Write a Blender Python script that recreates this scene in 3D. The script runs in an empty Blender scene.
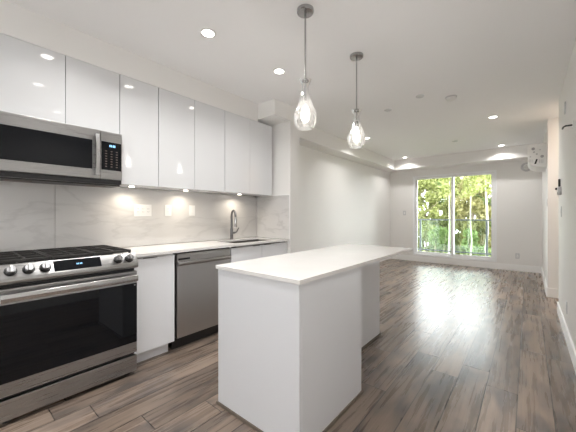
import bpy, bmesh, math, random
from mathutils import Vector, Matrix
PI = math.pi
sc = bpy.context.scene
col = sc.collection

# ------------------------------------------------------------------ camera
YAW = math.atan(240 / 289)
cam = bpy.data.cameras.new('camera')
cam.sensor_width = 36.0
cam.lens = 36.0 * 289 / 576
cam.shift_y = -1.0 / 576
cam.clip_start = 0.02
camo = bpy.data.objects.new('camera', cam)
camo.location = (0, 0, 1.245)
camo.rotation_euler = (PI / 2, 0, YAW)
col.objects.link(camo)
sc.camera = camo

# ------------------------------------------------------------------ world / exposure
SKY = 5.5
w = bpy.data.worlds.new('overcast_sky')
sc.world = w
w.use_nodes = True
bg = w.node_tree.nodes['Background']
bg.inputs[0].default_value = (0.95, 0.98, 1.0, 1)
bg.inputs[1].default_value = SKY
sc.view_settings.view_transform = 'Standard'
sc.view_settings.look = 'None'
sc.view_settings.gamma = 1.0
sc.view_settings.use_curve_mapping = False
sc.view_settings.exposure = 0.82
DOWNLIGHT_W = 3.8
sc.cycles.max_bounces = 16
sc.cycles.diffuse_bounces = 10
sc.cycles.glossy_bounces = 8
sc.cycles.transparent_max_bounces = 16
PENDANT_W = 6.0
PUCK_W = 0.7
WARM = (1.0, 0.98, 0.955)

# sky daylight enters by the glazed balcony door and an opening added behind

# ------------------------------------------------------------------ materials
def newmat(name):
    m = bpy.data.materials.new(name)
    m.use_nodes = True
    nt = m.node_tree
    return m, nt, nt.nodes['Principled BSDF']

def N(nt, t, **kw):
    n = nt.nodes.new(t)
    for k, v in kw.items():
        setattr(n, k, v)
    return n

def simple(name, c, rough=0.5, metal=0.0, coat=0.0, bump=0.0, bscale=200, spec=0.5, var=0.0):
    m, nt, b = newmat(name)
    b.inputs['Base Color'].default_value = (*c, 1)
    b.inputs['Roughness'].default_value = rough
    b.inputs['Metallic'].default_value = metal
    b.inputs['Coat Weight'].default_value = coat
    b.inputs['Coat Roughness'].default_value = 0.02
    b.inputs['Specular IOR Level'].default_value = spec
    if bump or var:
        tc = N(nt, 'ShaderNodeTexCoord')
        nz = N(nt, 'ShaderNodeTexNoise')
        nz.inputs['Scale'].default_value = bscale
        nt.links.new(tc.outputs['Object'], nz.inputs['Vector'])
        if bump:
            bp = N(nt, 'ShaderNodeBump')
            bp.inputs['Strength'].default_value = bump
            bp.inputs['Distance'].default_value = 0.002
            nt.links.new(nz.outputs[0], bp.inputs['Height'])
            nt.links.new(bp.outputs[0], b.inputs['Normal'])
        if var:
            mx = N(nt, 'ShaderNodeMixRGB')
            mx.inputs[1].default_value = (*[x * (1 - var) for x in c], 1)
            mx.inputs[2].default_value = (*[min(1, x * (1 + var)) for x in c], 1)
            nt.links.new(nz.outputs[0], mx.inputs[0])
            nt.links.new(mx.outputs[0], b.inputs['Base Color'])
    return m

def emit(name, c, s):
    m, nt, b = newmat(name)
    b.inputs['Base Color'].default_value = (*c, 1)
    b.inputs['Emission Color'].default_value = (*c, 1)
    b.inputs['Emission Strength'].default_value = s
    return m

M = {}
M['wall'] = simple('wall_paint', (0.835, 0.825, 0.808), 0.55, bump=0.08, bscale=350)
M['ceiling'] = simple('ceiling_paint', (0.93, 0.93, 0.935), 0.75, bump=0.1, bscale=300)
M['trim'] = simple('trim_paint', (0.93, 0.93, 0.925), 0.35)
M['gloss'] = simple('gloss_white_lacquer', (0.72, 0.73, 0.745), 0.05, spec=0.6)
M['satin'] = simple('satin_white_lacquer', (0.75, 0.765, 0.795), 0.2)
M['carcass'] = simple('white_carcass', (0.75, 0.75, 0.75), 0.5)
M['plastic'] = simple('white_plastic', (0.85, 0.85, 0.84), 0.35)
M['greyplastic'] = simple('grey_plastic', (0.42, 0.42, 0.43), 0.4)
M['ltgrey'] = simple('pale_grey_plastic', (0.62, 0.62, 0.63), 0.4)
M['black'] = simple('black_plastic', (0.012, 0.012, 0.013), 0.4)
M['blackglass'] = simple('black_glass', (0.004, 0.005, 0.007), 0.04, spec=0.3)
M['castiron'] = simple('cast_iron', (0.02, 0.018, 0.017), 0.55, bump=0.4, bscale=400)
M['enamel'] = simple('black_enamel', (0.012, 0.012, 0.013), 0.15)
M['chrome'] = simple('chrome', (0.55, 0.55, 0.56), 0.12, 1.0)
M['nickel'] = simple('brushed_nickel', (0.2, 0.2, 0.205), 0.3, 1.0)
M['fixture'] = simple('polished_nickel', (0.42, 0.42, 0.42), 0.22, 1.0)
M['sinksteel'] = simple('sink_steel', (0.30, 0.28, 0.27), 0.32, 1.0)
M['wood_shoe'] = simple('taupe_shoe_moulding', (0.15, 0.125, 0.10), 0.5, var=0.25, bscale=30)
M['railmetal'] = simple('grey_rail_metal', (0.045, 0.055, 0.055), 0.5, 0.0)
M['vinyl'] = simple('white_vinyl', (0.93, 0.94, 0.95), 0.25)
M['concrete'] = simple('balcony_concrete', (0.72, 0.72, 0.70), 0.8, var=0.15, bscale=20)
M['bark'] = simple('pale_bark', (0.38, 0.36, 0.30), 0.8, var=0.35, bscale=9, bump=0.5)
M['darkbark'] = simple('brown_bark', (0.30, 0.24, 0.17), 0.9, var=0.4, bscale=14, bump=0.5)
M['soil'] = simple('forest_floor', (0.16, 0.19, 0.06), 0.95, var=0.5, bscale=3)
M['lens'] = emit('downlight_lens', (1.0, 0.95, 0.88), 9)
M['puck'] = emit('puck_lens', (1.0, 0.9, 0.76), 12)
M['filament'] = emit('lit_bulb', (1.0, 0.95, 0.88), 9)
M['bluelcd'] = emit('blue_digits', (0.25, 0.55, 0.9), 0.6)
M['keys'] = simple('keypad_print', (0.12, 0.09, 0.075), 0.4)

M['handlesteel'] = simple('satin_handle_steel', (0.55, 0.55, 0.55), 0.25, 1.0)
M['litsatin'] = simple('lit_white_lacquer', (0.82, 0.835, 0.865), 0.2)  # base-cabinet copy of the satin lacquer, lightened to put in its brighter light
def brushed(name, c, rough, axis):
    m, nt, b = newmat(name)
    b.inputs['Metallic'].default_value = 1.0
    tc = N(nt, 'ShaderNodeTexCoord')
    mp = N(nt, 'ShaderNodeMapping')
    sc_ = [260, 260, 260]
    sc_[axis] = 3
    mp.inputs['Scale'].default_value = sc_
    nz = N(nt, 'ShaderNodeTexNoise')
    nz.inputs['Scale'].default_value = 1
    nz.inputs['Detail'].default_value = 3
    nt.links.new(tc.outputs['Object'], mp.inputs[0])
    nt.links.new(mp.outputs[0], nz.inputs['Vector'])
    mr = N(nt, 'ShaderNodeMapRange')
    mr.inputs[3].default_value = rough - 0.06
    mr.inputs[4].default_value = rough + 0.08
    nt.links.new(nz.outputs[0], mr.inputs[0])
    nt.links.new(mr.outputs[0], b.inputs['Roughness'])
    mx = N(nt, 'ShaderNodeMixRGB')
    mx.inputs[1].default_value = (*[x * .97 for x in c], 1)
    mx.inputs[2].default_value = (*[x * 1.03 for x in c], 1)
    nt.links.new(nz.outputs[0], mx.inputs[0])
    nt.links.new(mx.outputs[0], b.inputs['Base Color'])
    return m
M['steel'] = brushed('brushed_stainless', (0.40, 0.397, 0.395), 0.28, 1)
M['steelv'] = brushed('dishwasher_stainless', (0.48, 0.47, 0.46), 0.34, 1)

def glass(name, tint=(1, 1, 1), gloss=0.1, rough=0.0, diffuse=0.0):
    m = bpy.data.materials.new(name)
    m.use_nodes = True
    nt = m.node_tree
    nt.nodes.clear()
    out = N(nt, 'ShaderNodeOutputMaterial')
    tr = N(nt, 'ShaderNodeBsdfTransparent')
    tr.inputs[0].default_value = (*tint, 1)
    gl = N(nt, 'ShaderNodeBsdfGlossy')
    gl.inputs['Roughness'].default_value = rough
    fr = N(nt, 'ShaderNodeFresnel')
    fr.inputs[0].default_value = 1.45
    ml = N(nt, 'ShaderNodeMath', operation='MULTIPLY')
    ml.inputs[1].default_value = gloss
    nt.links.new(fr.outputs[0], ml.inputs[0])
    mx = N(nt, 'ShaderNodeMixShader')
    nt.links.new(ml.outputs[0], mx.inputs[0])
    nt.links.new(tr.outputs[0], mx.inputs[1])
    nt.links.new(gl.outputs[0], mx.inputs[2])
    last = mx
    if diffuse:
        tl = N(nt, 'ShaderNodeBsdfTranslucent')
        tl.inputs[0].default_value = (0.95, 0.94, 0.92, 1)
        m2 = N(nt, 'ShaderNodeMixShader')
        m2.inputs[0].default_value = diffuse
        nt.links.new(mx.outputs[0], m2.inputs[1])
        nt.links.new(tl.outputs[0], m2.inputs[2])
        last = m2
    nt.links.new(last.outputs[0], out.inputs[0])
    return m
M['pane'] = glass('window_glass', (0.97, 0.985, 0.98), 1.0)
M['railglass'] = glass('railing_glass', (0.86, 0.93, 0.89), 1.0)
M['shade'] = glass('pendant_glass', (0.97, 0.97, 0.97), 1.0, 0.02, 0.11)

def mat_floor():
    m, nt, b = newmat('wood_laminate')
    L = nt.links.new
    def mth(op, a, c=None):
        n = N(nt, 'ShaderNodeMath', operation=op)
        for i, v in enumerate((a, c)):
            if v is None: continue
            if isinstance(v, (int, float)): n.inputs[i].default_value = v
            else: L(v, n.inputs[i])
        return n.outputs[0]
    geo = N(nt, 'ShaderNodeNewGeometry')
    sp = N(nt, 'ShaderNodeSeparateXYZ')
    L(geo.outputs['Position'], sp.inputs[0])
    W, LEN = 0.179, 1.28
    xr = mth('DIVIDE', mth('ADD', sp.outputs[0], 0.234 + 20 * W), W)
    row = mth('FLOOR', xr); fx = mth('FRACT', xr)
    wn = N(nt, 'ShaderNodeTexWhiteNoise', noise_dimensions='1D')
    L(row, wn.inputs['W'])
    yr = mth('DIVIDE', mth('ADD', sp.outputs[1], mth('MULTIPLY', wn.outputs[0], LEN)), LEN)
    cl = mth('FLOOR', yr); fy = mth('FRACT', yr)
    cmb = N(nt, 'ShaderNodeCombineXYZ')
    L(row, cmb.inputs[0]); L(cl, cmb.inputs[1])
    wn2 = N(nt, 'ShaderNodeTexWhiteNoise', noise_dimensions='3D')
    L(cmb.outputs[0], wn2.inputs['Vector'])
    # per plank shifted coords
    sh = N(nt, 'ShaderNodeVectorMath', operation='SCALE'); sh.inputs['Scale'].default_value = 17.0
    L(wn2.outputs['Color'], sh.inputs[0])
    ad = N(nt, 'ShaderNodeVectorMath', operation='ADD')
    L(geo.outputs['Position'], ad.inputs[0]); L(sh.outputs[0], ad.inputs[1])
    def noise(scale, detail, rough=0.5, dist=0.0):
        mp = N(nt, 'ShaderNodeMapping'); mp.inputs['Scale'].default_value = scale
        L(ad.outputs[0], mp.inputs[0])
        nz = N(nt, 'ShaderNodeTexNoise')
        nz.inputs['Scale'].default_value = 1; nz.inputs['Detail'].default_value = detail
        nz.inputs['Roughness'].default_value = rough; nz.inputs['Distortion'].default_value = dist
        L(mp.outputs[0], nz.inputs['Vector'])
        return nz.outputs[0]
    grain = noise((26, 1.3, 1), 5, 0.6, 0.4)
    patch = noise((7.0, 2.3, 1), 3, 0.5, 0.3)
    fine = noise((150, 2.5, 1), 3)
    r1 = N(nt, 'ShaderNodeValToRGB')
    e = r1.color_ramp.elements
    e[0].position = 0.32; e[0].color = (0.165, 0.124, 0.099, 1)
    e[1].position = 0.72; e[1].color = (0.345, 0.266, 0.21, 1)
    L(grain, r1.inputs[0])
    r2 = N(nt, 'ShaderNodeValToRGB')
    e = r2.color_ramp.elements
    e[0].position = 0.46; e[0].color = (0, 0, 0, 1)
    e[1].position = 0.66; e[1].color = (0.9, 0.9, 0.9, 1)
    L(patch, r2.inputs[0])
    mx = N(nt, 'ShaderNodeMixRGB')
    L(r2.outputs[0], mx.inputs[0]); L(r1.outputs[0], mx.inputs[1])
    mx.inputs[2].default_value = (0.095, 0.081, 0.077, 1)
    # plank tone
    mr = N(nt, 'ShaderNodeMapRange'); mr.inputs[3].default_value = 0.66; mr.inputs[4].default_value = 1.22
    L(wn2.outputs[0], mr.inputs[0])
    fr = N(nt, 'ShaderNodeMapRange'); fr.inputs[3].default_value = 0.86; fr.inputs[4].default_value = 1.14
    L(fine, fr.inputs[0])
    tone = mth('MULTIPLY', mr.outputs[0], fr.outputs[0])
    sx = mth('LESS_THAN', mth('MINIMUM', fx, mth('SUBTRACT', 1.0, fx)), 0.018)
    sy = mth('LESS_THAN', mth('MINIMUM', fy, mth('SUBTRACT', 1.0, fy)), 0.0022)
    seam = mth('MAXIMUM', sx, sy)
    tone2 = mth('MULTIPLY', tone, mth('SUBTRACT', 1.0, mth('MULTIPLY', seam, 0.8)))
    vm = N(nt, 'ShaderNodeVectorMath', operation='SCALE')
    L(mx.outputs[0], vm.inputs[0]); L(tone2, vm.inputs['Scale'])
    L(vm.outputs[0], b.inputs['Base Color'])
    b.inputs['Roughness'].default_value = 0.30
    b.inputs['Specular IOR Level'].default_value = 0.55
    rr = N(nt, 'ShaderNodeMapRange'); rr.inputs[3].default_value = 0.20; rr.inputs[4].default_value = 0.36
    L(grain, rr.inputs[0]); L(rr.outputs[0], b.inputs['Roughness'])
    wav = noise((22, 2.4, 1), 2)
    hb = mth('SUBTRACT', mth('ADD', mth('MULTIPLY', wav, 0.8), mth('MULTIPLY', grain, 0.4)), mth('MULTIPLY', seam, 0.8))
    bp = N(nt, 'ShaderNodeBump'); bp.inputs['Strength'].default_value = 0.22; bp.inputs['Distance'].default_value = 0.004
    L(hb, bp.inputs['Height']); L(bp.outputs[0], b.inputs['Normal'])
    return m
M['floor'] = mat_floor()

def mat_marble(name, base, vein, amount, rough, vscale=1.0):
    m, nt, b = newmat(name)
    L = nt.links.new
    geo = N(nt, 'ShaderNodeNewGeometry')
    mp = N(nt, 'ShaderNodeMapping')
    mp.inputs['Rotation'].default_value = (0.62, 0.3, 0.4)
    mp.inputs['Scale'].default_value = (1.1 * vscale, 0.7 * vscale, 2.6 * vscale)
    L(geo.outputs['Position'], mp.inputs[0])
    nz = N(nt, 'ShaderNodeTexNoise')
    nz.inputs['Scale'].default_value = 1.6; nz.inputs['Detail'].default_value = 7
    nz.inputs['Roughness'].default_value = 0.55; nz.inputs['Distortion'].default_value = 0.5
    L(mp.outputs[0], nz.inputs['Vector'])
    r = N(nt, 'ShaderNodeValToRGB')
    e = r.color_ramp.elements
    e[0].position = 0.46; e[0].color = (0, 0, 0, 1)
    e[1].position = 0.54; e[1].color = (0, 0, 0, 1)
    k = r.color_ramp.elements.new(0.5); k.color = (1, 1, 1, 1)
    L(nz.outputs[0], r.inputs[0])
    n2 = N(nt, 'ShaderNodeTexNoise'); n2.inputs['Scale'].default_value = 1.3; n2.inputs['Detail'].default_value = 4
    L(mp.outputs[0], n2.inputs['Vector'])
    ml = N(nt, 'ShaderNodeMath', operation='MULTIPLY')
    L(r.outputs[0], ml.inputs[0]); L(n2.outputs[0], ml.inputs[1])
    m3 = N(nt, 'ShaderNodeMath', operation='MULTIPLY'); m3.inputs[1].default_value = amount
    L(ml.outputs[0], m3.inputs[0])
    mc = N(nt, 'ShaderNodeMixRGB')
    mc.inputs[1].default_value = (*[x * 0.90 for x in base], 1); mc.inputs[2].default_value = (*[min(1, x * 1.08) for x in base], 1)
    L(n2.outputs[0], mc.inputs[0])
    mx = N(nt, 'ShaderNodeMixRGB')
    L(m3.outputs[0], mx.inputs[0]); L(mc.outputs[0], mx.inputs[1]); mx.inputs[2].default_value = (*vein, 1)
    L(mx.outputs[0], b.inputs['Base Color'])
    b.inputs['Roughness'].default_value = rough
    return m
M['marble'] = mat_marble('grey_marble', (0.64, 0.63, 0.62), (0.40, 0.39, 0.385), 0.55, 0.16)
M['quartz'] = mat_marble('white_quartz', (0.80, 0.79, 0.775), (0.66, 0.65, 0.64), 0.15, 0.14, 2.0)

def mat_leaf(name, c1, c2):
    m = bpy.data.materials.new(name); m.use_nodes = True
    nt = m.node_tree; nt.nodes.clear(); L = nt.links.new
    out = N(nt, 'ShaderNodeOutputMaterial')
    geo = N(nt, 'ShaderNodeNewGeometry')
    mx = N(nt, 'ShaderNodeMixRGB')
    mx.inputs[1].default_value = (*c1, 1); mx.inputs[2].default_value = (*c2, 1)
    L(geo.outputs['Random Per Island'], mx.inputs[0])
    d = N(nt, 'ShaderNodeBsdfDiffuse'); t = N(nt, 'ShaderNodeBsdfTranslucent')
    L(mx.outputs[0], d.inputs[0]); L(mx.outputs[0], t.inputs[0])
    ms = N(nt, 'ShaderNodeMixShader'); ms.inputs[0].default_value = 0.45
    L(d.outputs[0], ms.inputs[1]); L(t.outputs[0], ms.inputs[2]); L(ms.outputs[0], out.inputs[0])
    return m
M['leafA'] = mat_leaf('yellow_green_leaves', (0.20, 0.23, 0.06), (0.40, 0.42, 0.19))
M['leafB'] = mat_leaf('mid_green_leaves', (0.12, 0.18, 0.05), (0.30, 0.37, 0.16))
M['leafC'] = mat_leaf('olive_leaves', (0.20, 0.19, 0.055), (0.41, 0.39, 0.20))

# ------------------------------------------------------------------ mesh helpers
class MB:
    def __init__(self): self.bm = bmesh.new()
    def box(self, x0, x1, y0, y1, z0, z1, bev=0.0, seg=2):
        t = bmesh.new()
        r = bmesh.ops.create_cube(t, size=1)
        bmesh.ops.scale(t, vec=(x1 - x0, y1 - y0, z1 - z0), verts=t.verts)
        bmesh.ops.translate(t, vec=((x0 + x1) / 2, (y0 + y1) / 2, (z0 + z1) / 2), verts=t.verts)
        if bev: bmesh.ops.bevel(t, geom=t.edges[:], offset=bev, segments=seg, affect='EDGES', profile=0.5)
        return self._add(t)
    def _add(self, t):
        me = bpy.data.meshes.new('tmp'); t.to_mesh(me); t.free()
        self.bm.from_mesh(me); bpy.data.meshes.remove(me); return self
    def lathe(self, prof, c, axis='z', seg=32):
        # prof: (r, h) list, along axis from point c
        t = bmesh.new(); rings = []
        for r, h in prof:
            if r < 1e-6:
                rings.append([t.verts.new((0, 0, h))])
            else:
                rings.append([t.verts.new((r * math.cos(2 * PI * i / seg), r * math.sin(2 * PI * i / seg), h)) for i in range(seg)])
        for a, b in zip(rings, rings[1:]):
            for i in range(seg):
                j = (i + 1) % seg
                if len(a) == 1 and len(b) == 1: continue
                if len(a) == 1: t.faces.new((a[0], b[i], b[j]))
                elif len(b) == 1: t.faces.new((a[i], a[j], b[0]))
                else: t.faces.new((a[i], a[j], b[j], b[i]))
        bmesh.ops.recalc_face_normals(t, faces=t.faces)
        if axis == 'x': bmesh.ops.rotate(t, matrix=Matrix.Rotation(PI / 2, 3, 'Y'), verts=t.verts)
        if axis == 'y': bmesh.ops.rotate(t, matrix=Matrix.Rotation(-PI / 2, 3, 'X'), verts=t.verts)
        bmesh.ops.translate(t, vec=c, verts=t.verts)
        return self._add(t)
    def cyl(self, c, r, h, axis='z', seg=32, bev=0.0):
        if bev: p = [(0, 0), (r - bev, 0), (r, bev), (r, h - bev), (r - bev, h), (0, h)]
        else: p = [(0, 0), (r, 0), (r, h), (0, h)]
        return self.lathe(p, c, axis, seg)
    def tube(self, pts, r, seg=12):
        pts = [Vector(p) for p in pts]; t = bmesh.new(); rings = []
        rs = r if isinstance(r, (list, tuple)) else [r] * len(pts)
        up = None
        for i, p in enumerate(pts):
            d = (pts[min(i + 1, len(pts) - 1)] - pts[max(i - 1, 0)]).normalized()
            if up is None: up = Vector((0, 0, 1)) if abs(d.z) < 0.9 else Vector((1, 0, 0))
            a = d.cross(up).normalized(); b = a.cross(d).normalized(); up = b
            rings.append([t.verts.new(p + rs[i] * (math.cos(2 * PI * k / seg) * a + math.sin(2 * PI * k / seg) * b)) for k in range(seg)])
        for A, B in zip(rings, rings[1:]):
            for k in range(seg): t.faces.new((A[k], A[(k + 1) % seg], B[(k + 1) % seg], B[k]))
        t.faces.new(rings[0]); t.faces.new(rings[-1])
        bmesh.ops.recalc_face_normals(t, faces=t.faces)
        return self._add(t)
    def prism(self, poly, axis, a0, a1, bev=0.0):
        # poly: 2D points; axis 'y': (x,z), 'x': (y,z), 'z': (x,y)
        t = bmesh.new()
        def mk(p, a):
            return {'y': (p[0], a, p[1]), 'x': (a, p[0], p[1]), 'z': (p[0], p[1], a)}[axis]
        A = [t.verts.new(mk(p, a0)) for p in poly]; B = [t.verts.new(mk(p, a1)) for p in poly]
        t.faces.new(A); t.faces.new(B)
        for i in range(len(poly)):
            j = (i + 1) % len(poly); t.faces.new((A[i], A[j], B[j], B[i]))
        bmesh.ops.recalc_face_normals(t, faces=t.faces)
        if bev: bmesh.ops.bevel(t, geom=t.edges[:], offset=bev, segments=2, affect='EDGES', profile=0.5)
        return self._add(t)
    def build(self, name, mat, parent=None, origin=None, smooth=False):
        if parent is not None: off = parent['_o'] if '_o' in parent else (0, 0, 0)
        elif origin is not None: off = origin
        else:
            xs = [v.co.x for v in self.bm.verts]; ys = [v.co.y for v in self.bm.verts]; zs = [v.co.z for v in self.bm.verts]
            off = ((min(xs) + max(xs)) / 2, (min(ys) + max(ys)) / 2, min(zs))
        off = Vector(off)
        bmesh.ops.translate(self.bm, vec=-off, verts=self.bm.verts)
        me = bpy.data.meshes.new(name); self.bm.to_mesh(me); self.bm.free()
        me.materials.append(M[mat])
        o = bpy.data.objects.new(name, me); col.objects.link(o)
        if smooth:
            for p in me.polygons: p.use_smooth = True
            me.set_sharp_from_angle(angle=math.radians(35))
        if parent is not None: o.parent = parent
        else: o.location = off
        o['_o'] = tuple(off)
        return o

def tag(o, label, cat, group=None):
    o['label'] = label; o['category'] = cat
    if group: o['group'] = group
    return o
def thing(name, label, cat, loc, group=None):
    o = bpy.data.objects.new(name, None); col.objects.link(o)
    o.location = loc; o['_o'] = tuple(loc); o.empty_display_size = 0.05
    return tag(o, label, cat, group)
def struct(name, mb, mat, parent=None):
    o = mb.build(name, mat, parent)
    if parent is None: o['kind'] = 'structure'
    return o
def dup(root, loc, label=None):
    r = root.copy(); col.objects.link(r); r.location = loc
    if label: r['label'] = label
    for ch in list(root.children):
        c = ch.copy(); col.objects.link(c); c.parent = r
        for g in ch.children:
            d = g.copy(); col.objects.link(d); d.parent = c
    return r
B = lambda *a, **k: MB().box(*a, **k)

# ------------------------------------------------------------------ structure
CZ = 2.70
YW = 8.2
struct('floor', B(-3.25, 2.0, -2.35, 8.35, -0.12, 0.0), 'floor')
struct('ceiling', B(-3.25, 2.0, -2.35, 8.35, CZ, CZ + 0.12), 'ceiling')
wl = MB().box(-3.25, -3.07, -2.35, 3.0, 0, CZ).box(-3.25, -3.02, 3.0, 8.35, 0, CZ)
struct('wall_left', wl, 'wall')
# pier that closes the kitchen run, and the dropped box over it
struct('wall_kitchen', B(-3.07, -2.43, 2.972, 3.175, 0, 2.498), 'wall')
bk = MB().box(-3.07, -2.43, 2.665, 3.175, 2.50, CZ)
bk.box(-3.02, -2.735, 3.175, 7.76, 2.45, CZ)
bk.box(-3.02, 0.23, 7.76, YW, 2.45, CZ)
struct('trim_1', bk, 'wall')
struct('trim_2', B(-3.07, -2.725, -2.2, 2.663, 2.47, CZ), 'wall')
# window wall with the door opening
WX0, WX1, WZ0, WZ1 = -2.405, -0.555, 0.155, 2.29
wf = MB().box(-3.02, WX0, YW, 8.35, 0, CZ).box(WX1, 0.23, YW, 8.35, 0, CZ)
wf.box(WX0, WX1, YW, 8.35, 0, WZ0).box(WX0, WX1, YW, 8.35, WZ1, CZ)
struct('wall_far', wf, 'wall')
struct('wall_right', B(0.30, 0.42, -2.35, 5.03, 0, CZ), 'wall')
struct('wall_corner', B(0.23, 2.0, 5.90, 8.35, 0, CZ), 'wall')
struct('wall_hall', MB().box(1.85, 2.0, 5.03, 5.90, 0, CZ).box(0.42, 2.0, 4.9, 5.03, 0, CZ), 'wall')
struct('wall_back', MB().box(-3.07, -1.3, -2.35, -2.2, 0, CZ).box(-0.4, 0.30, -2.35, -2.2, 0, CZ).box(-1.3, -0.4, -2.35, -2.2, 0, 0.9).box(-1.3, -0.4, -2.35, -2.2, 1.95, CZ), 'wall')  # unseen rear wall; its opening is added to let in more daylight
def bb(name, *bx):
    m = MB()
    for b in bx: m.box(*b, bev=0.003, seg=1)
    struct(name, m, 'trim')
H = 0.14
bb('baseboard_far', (-3.02, 0.23, YW - 0.014, YW, 0, H))
bb('baseboard_left', (-3.02, -3.006, 3.175, YW - 0.014, 0, H))
bb('baseboard_right', (0.286, 0.30, -2.2, 5.03, 0, H), (0.286, 0.42, 5.03, 5.044, 0, H))
bb('baseboard_corner', (0.216, 0.23, 5.886, YW - 0.014, 0, H), (0.23, 1.85, 5.886, 5.90, 0, H))
bb('baseboard_kitchen', (-3.02, -2.416, 3.175, 3.189, 0, H), (-2.43, -2.416, 2.972, 3.175, 0, H))

# sliding balcony door
win = bpy.data.objects.new('window_1', None); col.objects.link(win)
win.location = ((WX0 + WX1) / 2, YW + 0.05, WZ0); win['_o'] = tuple(win.location); win['kind'] = 'structure'
y0, y1 = YW - 0.012, YW + 0.11
F = 0.05
fr = MB()
fr.box(WX0, WX0 + F, y0, y1, WZ0, WZ1, bev=.004).box(WX1 - F, WX1, y0, y1, WZ0, WZ1, bev=.004)
fr.box(WX0 + F, WX1 - F, y0, y1, WZ0, WZ0 + 0.05, bev=.004).box(WX0 + F, WX1 - F, y0, y1, WZ1 - 0.05, WZ1, bev=.004)
fr.build('frame', 'vinyl', win)
XM = -1.455
def sash(xa, xb, ya, yb, st):
    s = MB(); za, zb = WZ0 + 0.052, WZ1 - 0.052
    s.box(xa, xa + st, ya, yb, za, zb, bev=.003).box(xb - st, xb, ya, yb, za, zb, bev=.003)
    s.box(xa + st, xb - st, ya, yb, za, za + 0.06, bev=.003).box(xa + st, xb - st, ya, yb, zb - 0.04, zb, bev=.003)
    o = s.build('sash', 'vinyl', win)
    B(xa + st - 0.004, xb - st + 0.004, (ya + yb) / 2 - 0.004, (ya + yb) / 2 + 0.004, za + 0.056, zb - 0.036).build('pane', 'pane', o)
    return o
sash(WX0 + F + 0.002, XM + 0.03, YW + 0.055, YW + 0.095, 0.05)
s2 = sash(XM - 0.03, WX1 - F - 0.002, YW + 0.005, YW + 0.045, 0.05)

# ------------------------------------------------------------------ kitchen wall cladding
def slab(y0_, y1_, label):
    return tag(B(-3.068, -3.053, y0_, y1_, 0.929, 1.512, bev=.001, seg=1).build('backsplash_slab', 'marble'), label, 'backsplash', 'marble backsplash slabs')
slab(-0.25, 0.615, 'grey veined marble backsplash slab behind left half of the gas range')
slab(0.618, 2.954, 'long grey marble backsplash slab carrying the switch plates behind the counter')
tag(B(-3.051, -2.437, 2.956, 2.970, 0.929, 1.512, bev=.001, seg=1).build('backsplash_slab', 'marble'),
    'short marble backsplash slab on the return wall beside the sink', 'backsplash', 'marble backsplash slabs')
struct('trim_3', MB().box(-2.436, -2.424, 2.958, 2.972, 0.90, 1.52).box(-3.05, -2.436, 2.958, 2.971, 1.513, 1.52), 'trim')

# ------------------------------------------------------------------ base cabinets, counter, dishwasher
DX = -2.468
def edge_pull(parent, ya, yb, z):
    # slim dark metal tab on the top edge of a door
    B(DX - 0.004, DX + 0.006, ya, yb, z - 0.006, z + 0.001, bev=.0015, seg=1).build('edge_pull', 'nickel', parent)
c1 = thing('base_cabinet', 'white single-door base cabinet between the gas range and dishwasher', 'cabinet', (-2.77, 1.17, 0))
B(-3.05, DX - 0.022, 0.992, 1.355, 0.10, 0.899).build('carcass', 'carcass', c1)
d = B(DX - 0.02, DX, 0.995, 1.360, 0.10, 0.884, bev=.002).build('door', 'litsatin', c1)
edge_pull(d, 1.08, 1.20, 0.886)
B(-2.545, -2.53, 0.992, 1.33, 0.0, 0.098).build('toe_kick', 'litsatin', c1)

c2 = thing('base_cabinet', 'white two-door sink base cabinet right of the dishwasher', 'cabinet', (-2.77, 2.49, 0))
s = MB()
s.box(-3.05, DX - 0.022, 2.012, 2.03, 0.10, 0.899).box(-3.05, DX - 0.022, 2.94, 2.955, 0.10, 0.899)
s.box(-3.05, DX - 0.022, 2.03, 2.94, 0.10, 0.118).box(-3.05, -3.035, 2.03, 2.94, 0.118, 0.899)
s.build('carcass', 'carcass', c2)
for ya, yb, pa, pb in ((2.012, 2.478, 2.33, 2.44), (2.482, 2.955, 2.52, 2.63)):
    d = B(DX - 0.02, DX, ya, yb, 0.10, 0.884, bev=.002).build('door', 'litsatin', c2)
    edge_pull(d, pa, pb, 0.886)
B(-2.545, -2.53, 2.012, 2.955, 0.0, 0.098).build('toe_kick', 'litsatin', c2)

# counter with a sink cutout
CT0, CT1 = 0.903, 0.926
sx0, sx1, sy0, sy1 = -2.925, -2.530, 2.13, 2.86
cm = MB()
cm.box(-3.05, -2.442, 0.990, sy0, CT0, CT1).box(-3.05, -2.442, sy1, 2.955, CT0, CT1)
cm.box(-3.05, sx0, sy0, sy1, CT0, CT1).box(sx1, -2.442, sy0, sy1, CT0, CT1)
bmesh.ops.remove_doubles(cm.bm, verts=cm.bm.verts, dist=1e-5)
tag(cm.build('wall_countertop', 'quartz'), 'white quartz countertop along the backsplash with sink cutout', 'countertop')

sk = thing('kitchen_sink', 'undermount stainless sink basin set in the wall countertop', 'sink', ((sx0 + sx1) / 2, (sy0 + sy1) / 2, 0.70))
b = MB()
t_ = 0.006; zb = 0.70
b.box(sx0 - t_, sx0, sy0 - t_, sy1 + t_, zb, CT0 - 0.001).box(sx1, sx1 + t_, sy0 - t_, sy1 + t_, zb, CT0 - 0.001)
b.box(sx0, sx1, sy0 - t_, sy0, zb, CT0 - 0.001).box(sx0, sx1, sy1, sy1 + t_, zb, CT0 - 0.001)
b.box(sx0, sx1, sy0, sy1, zb, zb + t_)
b.build('basin', 'sinksteel', sk)
MB().cyl(((sx0 + sx1) / 2, (sy0 + sy1) / 2, zb + t_), 0.045, 0.004).build('drain', 'chrome', sk, smooth=True)

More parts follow.
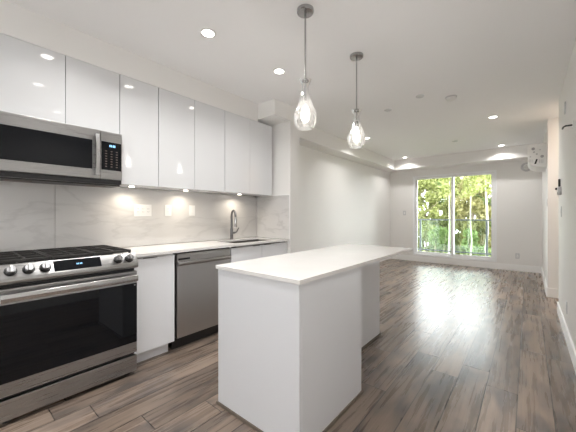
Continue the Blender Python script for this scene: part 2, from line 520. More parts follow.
fx, fy = -2.985, 2.44
fa = thing('kitchen_faucet', 'chrome gooseneck faucet with side lever behind the sink', 'faucet', (fx, fy, CT1))
MB().lathe([(0, 0), (0.026, 0), (0.026, 0.006), (0.020, 0.012), (0.019, 0.03), (0.021, 0.055), (0.0, 0.055)], (fx, fy, CT1)).build('base', 'nickel', fa, smooth=True)
pts = [(fx, fy, CT1 + 0.05), (fx, fy, CT1 + 0.30)]
R_ = 0.075
for k in range(1, 13):
    a = PI - PI * k / 12 * 1.02
    q = R_ + R_ * math.cos(a)
    pts.append((fx + .937 * q, fy - .35 * q, CT1 + 0.30 + R_ * math.sin(a)))
MB().tube(pts, 0.0145, 14).build('spout', 'nickel', fa, smooth=True)
MB().lathe([(0, 0), (0.016, 0), (0.018, 0.01), (0.017, 0.09), (0.0125, 0.13), (0, 0.13)], (fx + 1.874 * R_, fy - .70 * R_, CT1 + 0.165)).build('spray_head', 'chrome', fa, smooth=True)
lv = MB().tube([(fx, fy + 0.015, CT1 + 0.085), (fx, fy + 0.05, CT1 + 0.085)], 0.014, 14)
lv.tube([(fx, fy + 0.05, CT1 + 0.083), (fx + 0.01, fy + 0.075, CT1 + 0.095), (fx + 0.02, fy + 0.105, CT1 + 0.15)], [0.011, 0.009, 0.006], 12)
lv.build('lever', 'nickel', fa, smooth=True)
MB().lathe([(0, 0), (0.019, 0), (0.019, 0.08), (0.0135, 0.10), (0, 0.10)], (fx, fy, CT1 + 0.055)).build('body', 'nickel', fa, smooth=True)

dw = thing('dishwasher', 'stainless steel dishwasher with bar handle beneath the wall counter', 'dishwasher', (-2.76, 1.68, 0))
B(-3.04, -2.50, 1.366, 2.008, 0.10, 0.898).build('tub_housing', 'black', dw)
dr = B(-2.499, -2.466, 1.384, 1.998, 0.112, 0.886, bev=.003).build('door', 'steelv', dw)
B(-2.4665, -2.4645, 1.395, 1.515, 0.828, 0.846, bev=.0008, seg=1).build('control_window', 'black', dr)
hb = MB()
pr_ = [(-2.465, 0.774), (-2.449, 0.780), (-2.439, 0.796), (-2.442, 0.810), (-2.455, 0.816), (-2.465, 0.816)]
hb.prism(pr_, 'y', 1.385, 1.99, bev=.002)
hb.build('handle', 'steel', dr, smooth=True)
B(-2.545, -2.53, 1.368, 2.004, 0.0, 0.098).build('toe_kick', 'black', dw)

# ------------------------------------------------------------------ gas range
RY0, RY1 = 0.208, 0.986
rg = thing('gas_range', 'stainless slide-in gas range with black oven glass and five knobs', 'range', (-2.7, (RY0 + RY1) / 2, 0))
B(-3.04, -2.412, RY0 + 0.004, RY1 - 0.004, 0.04, 0.895).build('body', 'steel', rg)
ct = B(-3.045, -2.425, RY0, RY1, 0.896, 0.922, bev=.004).build('cooktop', 'enamel', rg)
for bx_, by_, br in ((-2.57, 0.36, 0.045), (-2.88, 0.36, 0.036), (-2.57, 0.85, 0.05), (-2.88, 0.85, 0.036), (-2.73, 0.605, 0.055)):
    MB().lathe([(0, 0), (br, 0), (br, 0.008), (br * 0.8, 0.012), (br * 0.8, 0.018), (0, 0.02)], (bx_, by_, 0.923)).build('burner', 'castiron', ct, smooth=True)
third = (RY1 - RY0 - 0.02) / 3
for k in range(3):
    ya = RY0 + 0.01 + k * third + 0.002; yb = ya + third - 0.004
    g = MB(); xa, xb = -3.02, -2.435; z0, z1 = 0.952, 0.970; t = 0.014
    g.box(xa, xb, ya, ya + t, z0, z1, bev=.002, seg=1).box(xa, xb, yb - t, yb, z0, z1, bev=.002, seg=1)
    g.box(xa, xa + t, ya + t, yb - t, z0, z1, bev=.002, seg=1).box(xb - t, xb, ya + t, yb - t, z0, z1, bev=.002, seg=1)
    ym = (ya + yb) / 2
    g.box(xa + t, xb - t, ym - t / 2, ym + t / 2, z0 + .002, z1 + .002, bev=.002, seg=1)
    for xc in (-2.88, -2.73, -2.57): g.box(xc - t / 2, xc + t / 2, ya + t, yb - t, z0 + .001, z1 + .001, bev=.002, seg=1)
    for px_ in (xa + .002, xb - t - .002):
        for py_ in (ya + .001, yb - t - .001): g.box(px_, px_ + t - .002, py_, py_ + t - .002, 0.9225, z0 + .004)
    g.build('grate', 'castiron', rg)
# control panel: sloped front
pp = [(-2.424, 0.946), (-2.404, 0.948), (-2.358, 0.872), (-2.352, 0.852), (-2.358, 0.836), (-2.375, 0.830), (-2.411, 0.830)]
cp = MB().prism(pp, 'y', RY0 - 0.004, RY1 + 0.010, bev=.003).build('control_panel', 'steel', rg, smooth=True)
tilt = Vector((0.046, 0, -0.076)).normalized(); nrm = Vector((0.076, 0, 0.046)).normalized()
def on_panel(f, off): # f along slope 0..1
    return Vector((-2.404, 0, 0.948)) + Vector((0.046, 0, -0.076)) * f + nrm * off
def panel_box(ya, yb, f0, f1, o0, o1):
    poly = []
    for f, o in ((f0, o0), (f1, o0), (f1, o1), (f0, o1)):
        v = on_panel(f, o); poly.append((v.x, v.z))
    return MB().prism(poly, 'y', ya, yb)
dp = panel_box(0.474, 0.744, 0.10, 0.92, 0.0002, 0.003).build('display', 'blackglass', rg)
for yy in (0.598, 0.606, 0.617, 0.625):
    panel_box(yy, yy + 0.005, 0.44, 0.56, 0.003, 0.0036).build('digit', 'bluelcd', dp)
ang = math.atan2(nrm.x, nrm.z)
for yk in (0.269, 0.350, 0.431, 0.858, 0.936):
    k = MB().lathe([(0, 0.0065), (0.0245, 0.0065), (0.0245, 0.009), (0.0225, 0.034), (0.020, 0.037), (0, 0.037)], (0, 0, 0), seg=28)
    bmesh.ops.rotate(k.bm, matrix=Matrix.Rotation(ang, 3, 'Y'), verts=k.bm.verts)
    p = on_panel(0.54, 0.0008); bmesh.ops.translate(k.bm, vec=(p.x, yk, p.z), verts=k.bm.verts)
    ko = k.build('knob', 'nickel', rg, smooth=True)
    rgm = MB().lathe([(0, 0), (0.030, 0), (0.030, 0.006), (0, 0.006)], (0, 0, 0), seg=28)
    bmesh.ops.rotate(rgm.bm, matrix=Matrix.Rotation(ang, 3, 'Y'), verts=rgm.bm.verts)
    bmesh.ops.translate(rgm.bm, vec=(p.x, yk, p.z), verts=rgm.bm.verts)
    rgm.build('bezel', 'black', ko)
    gp = MB().box(-0.022, 0.022, -0.006, 0.006, 0.034, 0.050, bev=.002)
    bmesh.ops.rotate(gp.bm, matrix=Matrix.Rotation(ang, 3, 'Y'), verts=gp.bm.verts)
    bmesh.ops.translate(gp.bm, vec=(p.x, yk, p.z), verts=gp.bm.verts)
    gp.build('grip', 'steel', ko)
B(-2.411, -2.395, RY0 + 0.006, RY1 - 0.006, 0.02, 0.828).build('gap_backing', 'black', rg)  # black sheet behind the fronts that darkens the gaps between them
od = B(-2.394, -2.356, RY0, RY1, 0.176, 0.808, bev=.003).build('oven_door', 'steel', rg)
B(-2.3565, -2.3515, RY0 + 0.002, RY1 - 0.002, 0.258, 0.716, bev=.001, seg=1).build('oven_glass', 'blackglass', od)
oh = MB().prism([(-2.318, 0.736), (-2.306, 0.740), (-2.301, 0.762), (-2.306, 0.784), (-2.318, 0.788), (-2.324, 0.762)], 'y', RY0 + 0.012, RY1 - 0.012, bev=.002)
oh.box(-2.3555, -2.320, RY0 + 0.014, RY0 + 0.034, 0.752, 0.778).box(-2.3555, -2.320, RY1 - 0.034, RY1 - 0.014, 0.752, 0.778)
oh.build('oven_handle', 'handlesteel', od, smooth=True)
MB().cyl((-2.3515, RY1 - 0.02, 0.703), 0.006, 0.003, axis='x', seg=16).build('badge', 'chrome', od)
B(-2.394, -2.358, RY0, RY1, 0.032, 0.154, bev=.003).build('storage_drawer', 'steel', rg)
for fx_ in (-2.98, -2.42):
    for fy_ in (RY0 + 0.05, RY1 - 0.05):
        MB().cyl((fx_, fy_, 0.0), 0.022, 0.039).build('foot', 'black', rg)

# ------------------------------------------------------------------ microwave
mw = thing('microwave_oven', 'stainless over-the-range microwave with black window under upper cabinets', 'microwave', (-2.86, 0.615, 1.49))
MY0, MY1 = 0.236, 0.992
B(-3.05, -2.700, MY0, MY1, 1.500, 1.930).build('body', 'steel', mw)
B(-2.90, -2.690, MY0 + 0.01, MY1 - 0.01, 1.489, 1.499).build('vent_grille', 'black', mw)
B(-2.84, -2.74, 0.28, 0.42, 1.484, 1.4885).build('grease_filter', 'keys', mw)
B(-2.84, -2.74, 0.75, 0.89, 1.484, 1.4885).build('grease_filter', 'keys', mw)
B(-2.6995, -2.672, MY0 + .002, MY1 - .002, 1.502, 1.536).build('lower_lip', 'black', mw)
md = B(-2.6995, -2.660, MY0, 0.828, 1.538, 1.930, bev=.003).build('door', 'steel', mw)
B(-2.6605, -2.6570, MY0 + 0.006, 0.772, 1.612, 1.843, bev=.001, seg=1).build('window', 'blackglass', md)
hp = []
for k in range(13):
    t = k / 12; hp.append((-2.632 + 0.020 * math.sin(PI * t), 0.798, 1.566 + t * 0.324))
hd = MB()
for (a, b_) in zip(hp, hp[1:]):
    hd.prism([(a[0] - 0.009, a[2]), (a[0] + 0.005, a[2]), (b_[0] + 0.005, b_[2]), (b_[0] - 0.009, b_[2])], 'y', 0.785, 0.812)
hd.box(-2.6595, -2.637, 0.788, 0.809, 1.568, 1.590).box(-2.6595, -2.637, 0.788, 0.809, 1.866, 1.888)
hd.build('handle', 'handlesteel', md, smooth=True)
mp_ = B(-2.6995, -2.660, 0.830, MY1, 1.538, 1.930, bev=.003).build('control_panel', 'steel', mw)
kp = B(-2.6605, -2.6570, 0.836, 0.984, 1.614, 1.846, bev=.001, seg=1).build('keypad', 'blackglass', mw)
for j, yy in enumerate((0.893, 0.904, 0.918, 0.929)):
    B(-2.6570, -2.6564, yy, yy + 0.008, 1.806, 1.824).build('digit', 'bluelcd', kp)
for r_ in range(7):
    for c_ in range(3):
        B(-2.6570, -2.6564, 0.862 + c_ * 0.040, 0.876 + c_ * 0.040, 1.640 + r_ * 0.021, 1.647 + r_ * 0.021).build('key', 'keys', kp)

# ------------------------------------------------------------------ upper cabinets
UX = -2.720
def upper(ya, yb, z0, splits, label):
    c = thing('wall_cabinet', label, 'cabinet', (-2.9, (ya + yb) / 2, z0), 'glossy white wall cabinets')
    B(-3.05, UX - 0.022, ya + .001, yb - .001, z0, 2.465).build('carcass', 'gloss', c)
    e = [ya] + splits + [yb]
    for a, b_ in zip(e, e[1:]):
        B(UX - 0.02, UX, a + 0.002, b_ - 0.002, z0 - 0.002, 2.466, bev=.0015).build('door', 'gloss', c)
    return c
upper(0.232, 0.994, 1.935, [0.613], 'short glossy white two-door wall cabinet above the microwave')
upper(0.996, 1.336, 1.517, [], 'narrow glossy white single-door wall cabinet just right of the microwave')
upper(1.338, 2.122, 1.517, [1.726], 'glossy white two-door wall cabinet over the switch plates, middle of the run')
upper(2.124, 2.930, 1.517, [2.519], 'glossy white two-door wall cabinet above the faucet, under the dropped bulkhead')

def lamp(name, kind, loc, power, size, parent, spread=None, color=WARM, radius=None):
    l = bpy.data.lights.new(name, kind); l.energy = power; l.color = color
    if kind == 'AREA':
        l.shape = 'DISK'; l.size = size
        if spread: l.spread = spread
    else: l.shadow_soft_size = size
    o = bpy.data.objects.new(name, l); col.objects.link(o)
    o.parent = parent; o.location = Vector(loc) - Vector(parent['_o'])
    return o
pz = 1.515
pk = thing('puck_light', 'first lit puck light under the wall cabinets from the range', 'light', (-2.90, 1.165, pz), 'under-cabinet puck lights')
MB().lathe([(0, -0.003), (0.027, -0.003), (0.032, 0), (0, 0)], (-2.90, 1.165, pz)).build('housing', 'chrome', pk, smooth=True)
MB().cyl((-2.90, 1.165, pz - 0.0045), 0.023, 0.0014).build('lens', 'puck', pk)
lamp('puck_lamp', 'AREA', (-2.90, 1.165, pz - 0.0065), PUCK_W, 0.045, pk, spread=math.radians(150), color=(1.0, 0.88, 0.72))
dup(pk, (-2.90, 1.73, pz), 'middle of the three lit puck lights under the wall cabinets')
dup(pk, (-2.90, 2.50, pz), 'lit puck light under the wall cabinets above the faucet')

# switch plates on the backsplash
def wallplate(name, label, cat, u, z, wdt, n, axis, face, kind='rocker', grp=None):
    # axis 'x+': plate on a wall facing +x at x=face ; 'x-': facing -x ; 'y-': facing -y
    h = 0.122
    def bx(a0, a1, d0, d1, z0, z1, bev=.0015):
        if axis == 'x+': return B(face + d0, face + d1, u + a0, u + a1, z + z0, z + z1, bev=bev, seg=1)
        if axis == 'x-': return B(face - d1, face - d0, u + a0, u + a1, z + z0, z + z1, bev=bev, seg=1)
        return B(u + a0, u + a1, face - d1, face - d0, z + z0, z + z1, bev=bev, seg=1)
    loc = {'x+': (face, u, z), 'x-': (face, u, z), 'y-': (u, face, z)}[axis]
    t = thing(name, label, cat, loc, grp)
    bx(-wdt / 2, wdt / 2, 0.0005, 0.006, -h / 2, h / 2).build('plate', 'plastic' if axis == 'x+' else 'ltgrey', t)
    for k in range(n):
        c = (k - (n - 1) / 2) * 0.052
        r = bx(c - 0.0165, c + 0.0165, 0.0062, 0.0085, -0.033, 0.033).build('rocker' if kind == 'rocker' else 'socket', 'ltgrey' if kind == 'grey' else 'plastic', t)
        if kind == 'socket':
            for dz in (-0.019, 0.012):
                for dy in (-0.006, 0.006):
                    bx(c + dy - 0.001, c + dy + 0.001, 0.0085, 0.0088, dz, dz + 0.009, bev=0).build('slot', 'black', r)
    return t
wallplate('switch_plate', 'wide white three-gang plate on the backsplash, nearest the range', 'switch', 1.335, 1.292, 0.175, 3, 'x+', -3.053, 'socket')
wallplate('switch_plate', 'narrow white plate on the backsplash, middle of the three', 'switch', 1.605, 1.295, 0.074, 1, 'x+', -3.053, 'socket')
wallplate('switch_plate', 'narrow white switch plate on the backsplash, closest to the faucet', 'switch', 1.90, 1.297, 0.076, 1, 'x+', -3.053)
wallplate('wall_outlet', 'white outlet low on the window wall right of the balcony door', 'outlet', -0.18, 0.334, 0.075, 1, 'y-', YW, 'socket')
wallplate('wall_switch', 'white switch plate on the far wall left of the balcony door', 'switch', -2.625, 1.30, 0.075, 1, 'y-', YW)
wallplate('wall_switch', 'grey rocker switch on the right wall below the black handset', 'switch', 4.62, 1.285, 0.08, 1, 'x-', 0.30, 'grey')
wallplate('wall_outlet', 'outlet low on the near right wall close to the baseboard', 'outlet', 4.00, 0.325, 0.075, 1, 'x-', 0.30, 'grey')
wallplate('wall_switch', 'small switch on the wall corner beyond the hallway opening', 'switch', 5.99, 1.435, 0.075, 1, 'x-', 0.23, 'grey')

# ------------------------------------------------------------------ island
isl = thing('kitchen_island', 'white kitchen island base with recessed seating side beneath quartz top', 'island', (-1.23, 2.05, 0))
IX0, IX1, IY0, IY1, IR = -1.572, -0.897, 1.172, 1.885, -1.185
IT = 0.890
B(IX0 + .021, IX1 - .021, IY0 + .021, IY1 - .001, 0.005, IT).build('cabinet_body', 'carcass', isl)
B(IX0, IX1 - .0005, IY0, IY0 + .020, 0.012, IT, bev=.0015, seg=1).build('end_panel', 'satin', isl)
B(IX1 - .020, IX1, IY0 + .0205, IY1, 0.012, IT, bev=.0015, seg=1).build('side_panel', 'satin', isl)
B(IX0 + .02, IR - .02, IY1, 2.898, 0.005, IT).build('rear_body', 'carcass', isl)
B(IR - .0195, IR, IY1 + .001, 2.918, 0.012, IT, bev=.0015, seg=1).build('seating_panel', 'satin', isl)
B(IX0 + .02, IR - .0205, 2.899, 2.918, 0.012, IT, bev=.0015, seg=1).build('end_panel', 'satin', isl)
ya = IY0 + .0205
for yb in (1.60, 2.04, 2.48, 2.918):
    B(IX0, IX0 + .0195, ya, yb - .003, 0.10, IT - 0.015, bev=.0015, seg=1).build('door', 'satin', isl); ya = yb
sh = MB()
g = 0.009
sh.box(IX0 - g, IX1 + g, IY0 - g, IY0 - .0005, 0, 0.018).box(IX1 + .0005, IX1 + g, IY0 - .0005, IY1 + g, 0, 0.018)
sh.box(IR + .0005, IR + g, IY1 + g, 2.918 + g, 0, 0.018).box(IR + g, IX1 + .0005, IY1 + .0005, IY1 + g, 0, 0.018)
sh.build('shoe_moulding', 'wood_shoe', isl)
tag(B(-1.585, -0.886, 1.160, 3.016, 0.891, 0.915, bev=.002).build('island_countertop', 'quartz'),
    'long white quartz countertop overhanging the kitchen island', 'countertop')

# ------------------------------------------------------------------ pendants
pd = thing('pendant_light', 'nearer glass teardrop pendant hanging over the island', 'pendant light', (-1.215, 1.655, CZ), 'glass pendants over the island')
px_, py_ = -1.215, 1.655
MB().lathe([(0, 0), (0.060, 0), (0.060, -0.018), (0.055, -0.024), (0.012, -0.028), (0, -0.028)], (px_, py_, CZ)).build('canopy', 'fixture', pd, smooth=True)
MB().tube([(px_, py_, CZ - 0.026), (px_, py_, 2.195)], 0.0065, 12).build('rod', 'fixture', pd, smooth=True)
MB().lathe([(0, 2.215), (0.012, 2.212), (0.024, 2.200), (0.024, 2.188), (0.008, 2.182), (0.008, 2.10), (0.015, 2.095), (0.015, 2.045), (0, 2.045)], (px_, py_, 0)).build('socket', 'fixture', pd, smooth=True)
outer = [(0.043, 2.202), (0.036, 2.184), (0.025, 2.162), (0.0225, 2.14), (0.028, 2.105), (0.038, 2.065), (0.055, 2.02), (0.072, 1.985), (0.0815, 1.955), (0.082, 1.935), (0.077, 1.905), (0.066, 1.875), (0.052, 1.858), (0.0, 1.855)]
inner = [(max(0, r - 0.003), z + (0.003 if r < .05 and z < 1.9 else 0)) for r, z in outer][::-1]
MB().lathe(outer, (px_, py_, 0), seg=40).build('glass_shade', 'shade', pd, smooth=True)
MB().lathe([(0, 2.044), (0.012, 2.042), (0.016, 2.02), (0.026, 1.985), (0.030, 1.955), (0.026, 1.925), (0.012, 1.905), (0, 1.902)], (px_, py_, 0)).build('bulb', 'filament', pd, smooth=True)
lamp('pendant_lamp', 'POINT', (px_, py_, 1.95), PENDANT_W, 0.032, pd)
dup(pd, (-1.202, 2.425, CZ), 'farther glass teardrop pendant hanging over the island')

# ------------------------------------------------------------------ ceiling fittings
dl = None
def downlight(x, y, label):
    global dl
    if dl is None:
        dl = thing('downlight', label, 'ceiling light', (x, y, CZ), 'recessed ceiling downlights')
        MB().lathe([(0.046, -0.004), (0.062, -0.003), (0.066, 0), (0.046, 0), (0.046, -0.004)], (x, y, CZ)).build('trim_ring', 'plastic', dl, smooth=True)
        MB().cyl((x, y, CZ - 0.003), 0.0455, 0.0025).build('lens', 'lens', dl)
        lamp('downlight_lamp', 'AREA', (x, y, CZ - 0.006), DOWNLIGHT_W, 0.08, dl, spread=math.radians(135))
    else: dup(dl, (x, y, CZ), label)
downlight(-1.968, 1.37, 'lit recessed downlight in the kitchen ceiling nearest the range')
downlight(-1.936, 2.19, 'lit recessed downlight in the kitchen ceiling just left of the nearer pendant')
downlight(-0.40, 5.245, 'lit recessed downlight on the right of the living room ceiling, nearer one')
downlight(-2.394, 7.50, 'small lit recessed downlight near the far left bulkhead corner')
downlight(-2.34, 5.155, 'lit recessed downlight beside the farther pendant, by the left bulkhead')
downlight(-0.427, 7.50, 'lit recessed downlight by the far bulkhead above the balcony door')
for x, y in ((-2.05, 0.63), (-1.25, 0.70), (-0.33, 1.07), (-1.9, -0.9), (-0.5, -0.9)):  # first three placed from door reflections; last two unseen, added for more light
    downlight(x, y, 'lit recessed downlight out of view near the camera')

def disc(name, x, y, r, h, label, cat, grp=None, mat='plastic'):
    t = thing(name, label, cat, (x, y, CZ), grp)
    MB().lathe([(0, -h), (r * .86, -h), (r * .97, -h * .6), (r, 0), (0, 0)], (x, y, CZ)).build('cover', mat, t, smooth=True)
    return t
a = disc('ceiling_disc', -1.492, 3.966, 0.05, 0.008, 'flat white ceiling cap right of the farther pendant', 'ceiling cap', 'flat round ceiling caps', 'ltgrey')
disc('ceiling_disc', -1.016, 3.75, 0.05, 0.012, 'flat white ceiling cap beside the smoke detector', 'ceiling cap', 'flat round ceiling caps', 'ltgrey')
disc('ceiling_disc', -1.104, 6.469, 0.05, 0.010, 'small flat ceiling cap far back, out in front of the balcony door', 'ceiling cap', 'flat round ceiling caps', 'ltgrey')
sd = thing('smoke_detector', 'round white smoke detector on the living room ceiling', 'smoke detector', (-0.73, 4.026, CZ))
MB().lathe([(0, -0.012), (0.062, -0.012), (0.066, 0), (0, 0)], (-0.73, 4.026, CZ)).build('base', 'ltgrey', sd, smooth=True)
MB().lathe([(0, -0.045), (0.035, -0.044), (0.052, -0.034), (0.055, -0.0125), (0, -0.0125)], (-0.73, 4.026, CZ)).build('cover', 'plastic', sd, smooth=True)

# ------------------------------------------------------------------ right side fittings
ac = thing('wall_air_conditioner', 'white boxy wall unit with black slot high on the right corner wall', 'air conditioner', (0.229, 6.6, 2.05))
prof = [(0.228, 2.40), (0.02, 2.40), (-0.004, 2.37), (-0.004, 2.14), (0.03, 2.07), (0.10, 2.035), (0.228, 2.02)]
MB().prism(prof, 'y', 6.20, 6.95, bev=.006).build('casing', 'plastic', ac, smooth=True)
for x, z, r, m_ in ((0.065, 2.325, 0.022, 'greyplastic'), (0.075, 2.27, 0.011, 'greyplastic'), (0.11, 2.235, 0.010, 'greyplastic'), (0.175, 2.19, 0.022, 'greyplastic'), (0.15, 2.30, 0.010, 'ltgrey'), (0.03, 2.20, 0.012, 'ltgrey')):
    f_ = MB().lathe([(0, 0), (r, 0), (r, 0.012), (r * .7, 0.016), (0, 0.016)], (0, 0, 0), axis='y', seg=20)
    bmesh.ops.translate(f_.bm, vec=(x, 6.1838, z), verts=f_.bm.verts)
    f_.build('fitting', m_, ac, smooth=True)
MB().prism([(0.078, 2.075), (0.100, 2.075), (0.122, 2.15), (0.102, 2.155)], 'y', 6.185, 6.1995).build('slot', 'black', ac)
for x in (0.012, 0.030, 0.048, 0.140, 0.160, 0.180):
    B(x, x + 0.008, 6.19, 6.1995, 2.115 - 0.2 * x, 2.16 - 0.12 * x).build('louver', 'ltgrey', ac)

vd = thing('wall_disc', 'round white alarm disc on the window wall under the bulkhead', 'alarm', (-0.024, YW, 2.295))
def ydisc(prof, x, z, name, mat):
    m_ = MB().lathe(prof, (0, 0, 0), axis='y', seg=28)
    bmesh.ops.translate(m_.bm, vec=(x, YW, z), verts=m_.bm.verts)
    return m_.build(name, mat, vd, smooth=True)
ydisc([(0, -0.02), (0.085, -0.02), (0.10, -0.012), (0.10, -0.0005), (0, -0.0005)], -0.024, 2.295, 'base', 'ltgrey')
ydisc([(0, -0.05), (0.045, -0.048), (0.06, -0.0205), (0, -0.0205)], -0.024, 2.295, 'cover', 'plastic')

hs = thing('intercom_handset', 'white wall box with a black handset standing up near the wall edge', 'intercom', (0.299, 4.74, 1.55))
B(0.268, 0.2995, 4.60, 4.73, 1.48, 1.575, bev=.004).build('box', 'ltgrey', hs)
B(0.272, 0.292, 4.61, 4.65, 1.577, 1.665, bev=.004).build('handset', 'black', hs)
B(0.250, 0.2675, 4.70, 4.73, 1.545, 1.570, bev=.003).build('knob', 'black', hs)
B(0.264, 0.2679, 4.63, 4.68, 1.488, 1.515, bev=.002).build('button_panel', 'greyplastic', hs)
tag(B(0.287, 0.2995, 4.08, 4.135, 2.285, 2.405, bev=.003).build('wall_strobe', 'ltgrey'), 'narrow grey plate high on the near right wall', 'alarm')
hk = thing('wall_hook', 'dark horizontal hook high on the near right wall at the frame edge', 'hook', (0.299, 3.46, 2.016))
B(0.2925, 0.2995, 3.40, 3.52, 1.995, 2.04, bev=.002).build('plate', 'plastic', hk)
MB().tube([(0.292, 3.46, 2.016), (0.250, 3.46, 2.016), (0.238, 3.50, 2.016), (0.238, 3.56, 2.016)], 0.007, 10).build('arm', 'black', hk, smooth=True)

# hallway lamp
hl = thing('hall_downlight', 'warm recessed downlight in the side hallway ceiling, just out of sight', 'ceiling light', (0.95, 5.46, CZ))
MB().lathe([(0.046, -0.004), (0.062, -0.003), (0.066, 0), (0.046, 0), (0.046, -0.004)], (0.95, 5.46, CZ)).build('trim_ring', 'plastic', hl, smooth=True)
MB().cyl((0.95, 5.46, CZ - 0.003), 0.0455, 0.0025).build('lens', 'lens', hl)
lamp('hall_lamp', 'AREA', (0.95, 5.46, CZ - 0.006), 6.0, 0.09, hl, color=(1.0, 0.80, 0.64))

# ------------------------------------------------------------------ balcony and trees
struct('balcony_floor', B(-2.75, -0.35, 8.36, 9.62, -0.05, 0.08), 'concrete')
rl = thing('balcony_railing', 'grey metal balcony railing with glass infill outside the sliding door', 'railing', (-1.6, 9.5, 0.08))
B(-2.72, -0.38, 9.47, 9.53, 1.085, 1.125, bev=.004).build('top_rail', 'railmetal', rl)
B(-2.72, -0.38, 9.485, 9.515, 0.165, 0.205, bev=.003).build('bottom_rail', 'railmetal', rl)
for x in (-2.56, -0.86):
    B(x - .025, x + .025, 9.475, 9.525, 0.205, 1.084, bev=.003).build('post', 'railmetal', rl)
    B(x - .025, x + .025, 9.475, 9.525, 0.08, 0.1645).build('post_foot', 'railmetal', rl)
B(-2.533, -0.887, 9.496, 9.504, 0.206, 1.084).build('glass_panel', 'railglass', rl)
struct('ground', B(-40, 30, 10.2, 60, -5.1, -5.0), 'soil')

random.seed(7)
def leaves(mb, c, rad, n, size, rng, bias=0.0):
    bm = mb.bm
    for _ in range(n):
        while True:
            p = Vector((rng.uniform(-1, 1), rng.uniform(-1, 1), rng.uniform(-1, 1)))
            if p.length <= 1: break
        p = Vector((c[0] + p.x * rad[0], c[1] + p.y * rad[1], c[2] + p.z * rad[2]))
        a = Vector((rng.gauss(0, 1), rng.gauss(0, 1), rng.gauss(0, 1))).normalized()
        b = a.cross(Vector((rng.gauss(0, 1), rng.gauss(0, 1), rng.gauss(0, 1)))).normalized()
        s = size * rng.uniform(0.6, 1.3)
        v = [bm.verts.new(p - a * s), bm.verts.new(p + b * s * .5), bm.verts.new(p + a * s), bm.verts.new(p - b * s * .5)]
        bm.faces.new(v)
GZ = -5.0
def tree(x, y, h, cr, leaf, bark, label, n, tr=0.09, name='tree', lean=0.0, grp='trees beyond the balcony', zlow=-1.2, leaf_size=.16, nb=10):
    rng = random.Random(int((x + 50) * 1000 + y * 77))
    t = thing(name, label, 'tree', (x, y, GZ), grp)
    k = 9; pts = []; rs = []
    for i in range(k):
        f = i / (k - 1); pts.append((x + lean * f + rng.uniform(-.05, .05), y + rng.uniform(-.04, .04), GZ + f * (h - .2 - GZ))); rs.append(tr * (1 - .65 * f))
    m_ = MB().tube(pts, rs, 10)
    for i in range(nb):
        f = rng.uniform(.35, .9); z = GZ + f * (h - .2 - GZ); a = rng.uniform(0, 2 * PI); ln = cr * rng.uniform(.5, .95)
        m_.tube([(x + lean * f, y, z), (x + lean * f + math.cos(a) * ln * .5, y + math.sin(a) * ln * .5, z + ln * .3), (x + lean * f + math.cos(a) * ln, y + math.sin(a) * ln, z + ln * .75)], [tr * .35, tr * .22, tr * .08], 6)
    m_.build('trunk', bark, t, smooth=True)
    f_ = MB()
    nc = 60
    for i in range(nc):
        z = rng.uniform(zlow, h); a = rng.uniform(0, 2 * PI); q = cr * math.sqrt(rng.random()) * (1 - .35 * (z - zlow) / (h - zlow))
        leaves(f_, (x + math.cos(a) * q, y + math.sin(a) * q, z), (cr * .38, cr * .38, cr * .42), n // nc, leaf_size, rng)
    f_.build('foliage', leaf, t)
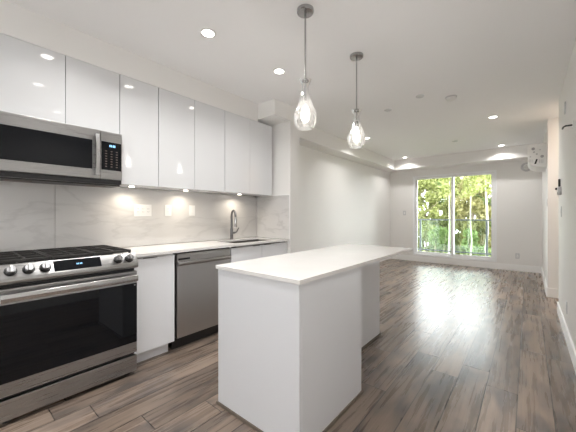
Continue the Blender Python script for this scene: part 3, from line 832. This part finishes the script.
rows = ((27.0, 4.7, 0.0, (('leafB', 'mid green tree beyond the balcony, left of the sliding door'),
                         ('leafA', 'yellow-green tree filling the left pane of the sliding door'),
                         ('leafC', 'olive yellow tree filling the right pane of the sliding door'),
                         ('leafB', 'mid green tree beyond the balcony, right of the sliding door'))),
        (30.8, 5.3, -2.3, (('leafA', 'yellow-green second-row tree at the far left beyond the balcony'),
                         ('leafC', 'olive second-row tree glimpsed at the left edge of the left pane'),
                         ('leafA', 'yellow-green second-row tree glimpsed behind the meeting stile of the door'),
                         ('leafB', 'green second-row tree glimpsed at the right edge of the right pane'))),
        (34.6, 5.9, -0.6, (('leafB', 'tall tree in the farthest row beyond the balcony'),) * 4))
for y, h, sh_, tt in rows:
    for i, (lf, lb) in enumerate(tt):
        tree(-10.3 + 3.45 * i + sh_, y, h, 1.2, lf, 'darkbark', lb, 9000, .12, zlow=-3.4, leaf_size=.16)
def birch(x, y, h, tr, label, lean):
    tree(x, y, h, .55, 'leafA', 'bark', label, 500, tr, 'birch_tree', lean, 'pale-trunked trees beyond the balcony', 2.6, .12, 0)
birch(-4.12, 22.0, 4.3, .085, 'slim pale-trunked tree seen through the left pane', .08)
birch(-2.85, 22.4, 4.3, .07, 'slim pale-trunked tree seen just right of the meeting stile', -.1)
birch(-1.70, 19.0, 4.0, .10, 'pale-trunked tree near the right edge of the right pane', -.05)
def bush(x, y, h, r, leaf, label, n):
    rng = random.Random(int(x * 991) + 5)
    t = thing('shrub', label, 'shrub', (x, y, GZ), 'shrubs below the trees')
    m_ = MB()
    for i in range(6):
        a = rng.uniform(0, 2 * PI)
        m_.tube([(x, y, GZ), (x + .3 * r * math.cos(a), y + .3 * r * math.sin(a), GZ + h * .5), (x + .7 * r * math.cos(a), y + .7 * r * math.sin(a), GZ + h * .9)], [.04, .03, .012], 6)
    m_.build('stems', 'darkbark', t)
    f_ = MB()
    for i in range(26):
        a = rng.uniform(0, 2 * PI); q = r * math.sqrt(rng.random())
        leaves(f_, (x + math.cos(a) * q, y + math.sin(a) * q * .7, GZ + rng.uniform(.25, .95) * h), (r * .4, r * .4, r * .4), n // 26, .13, rng)
    f_.build('foliage', leaf, t)
bush(-7.6, 24.2, 5.0, .8, 'leafB', 'green shrub below the trees at the left of the balcony', 2600)
bush(-5.2, 24.2, 5.3, .8, 'leafB', 'green shrub below the trees behind the left pane', 2600)
bush(-2.8, 24.2, 5.4, .8, 'leafB', 'green shrub below the trees behind the right pane', 2600)
bush(-0.4, 24.2, 5.0, .8, 'leafB', 'green shrub below the trees at the right of the balcony', 2600)

for o in sc.objects:
    if '_o' in o: del o['_o']
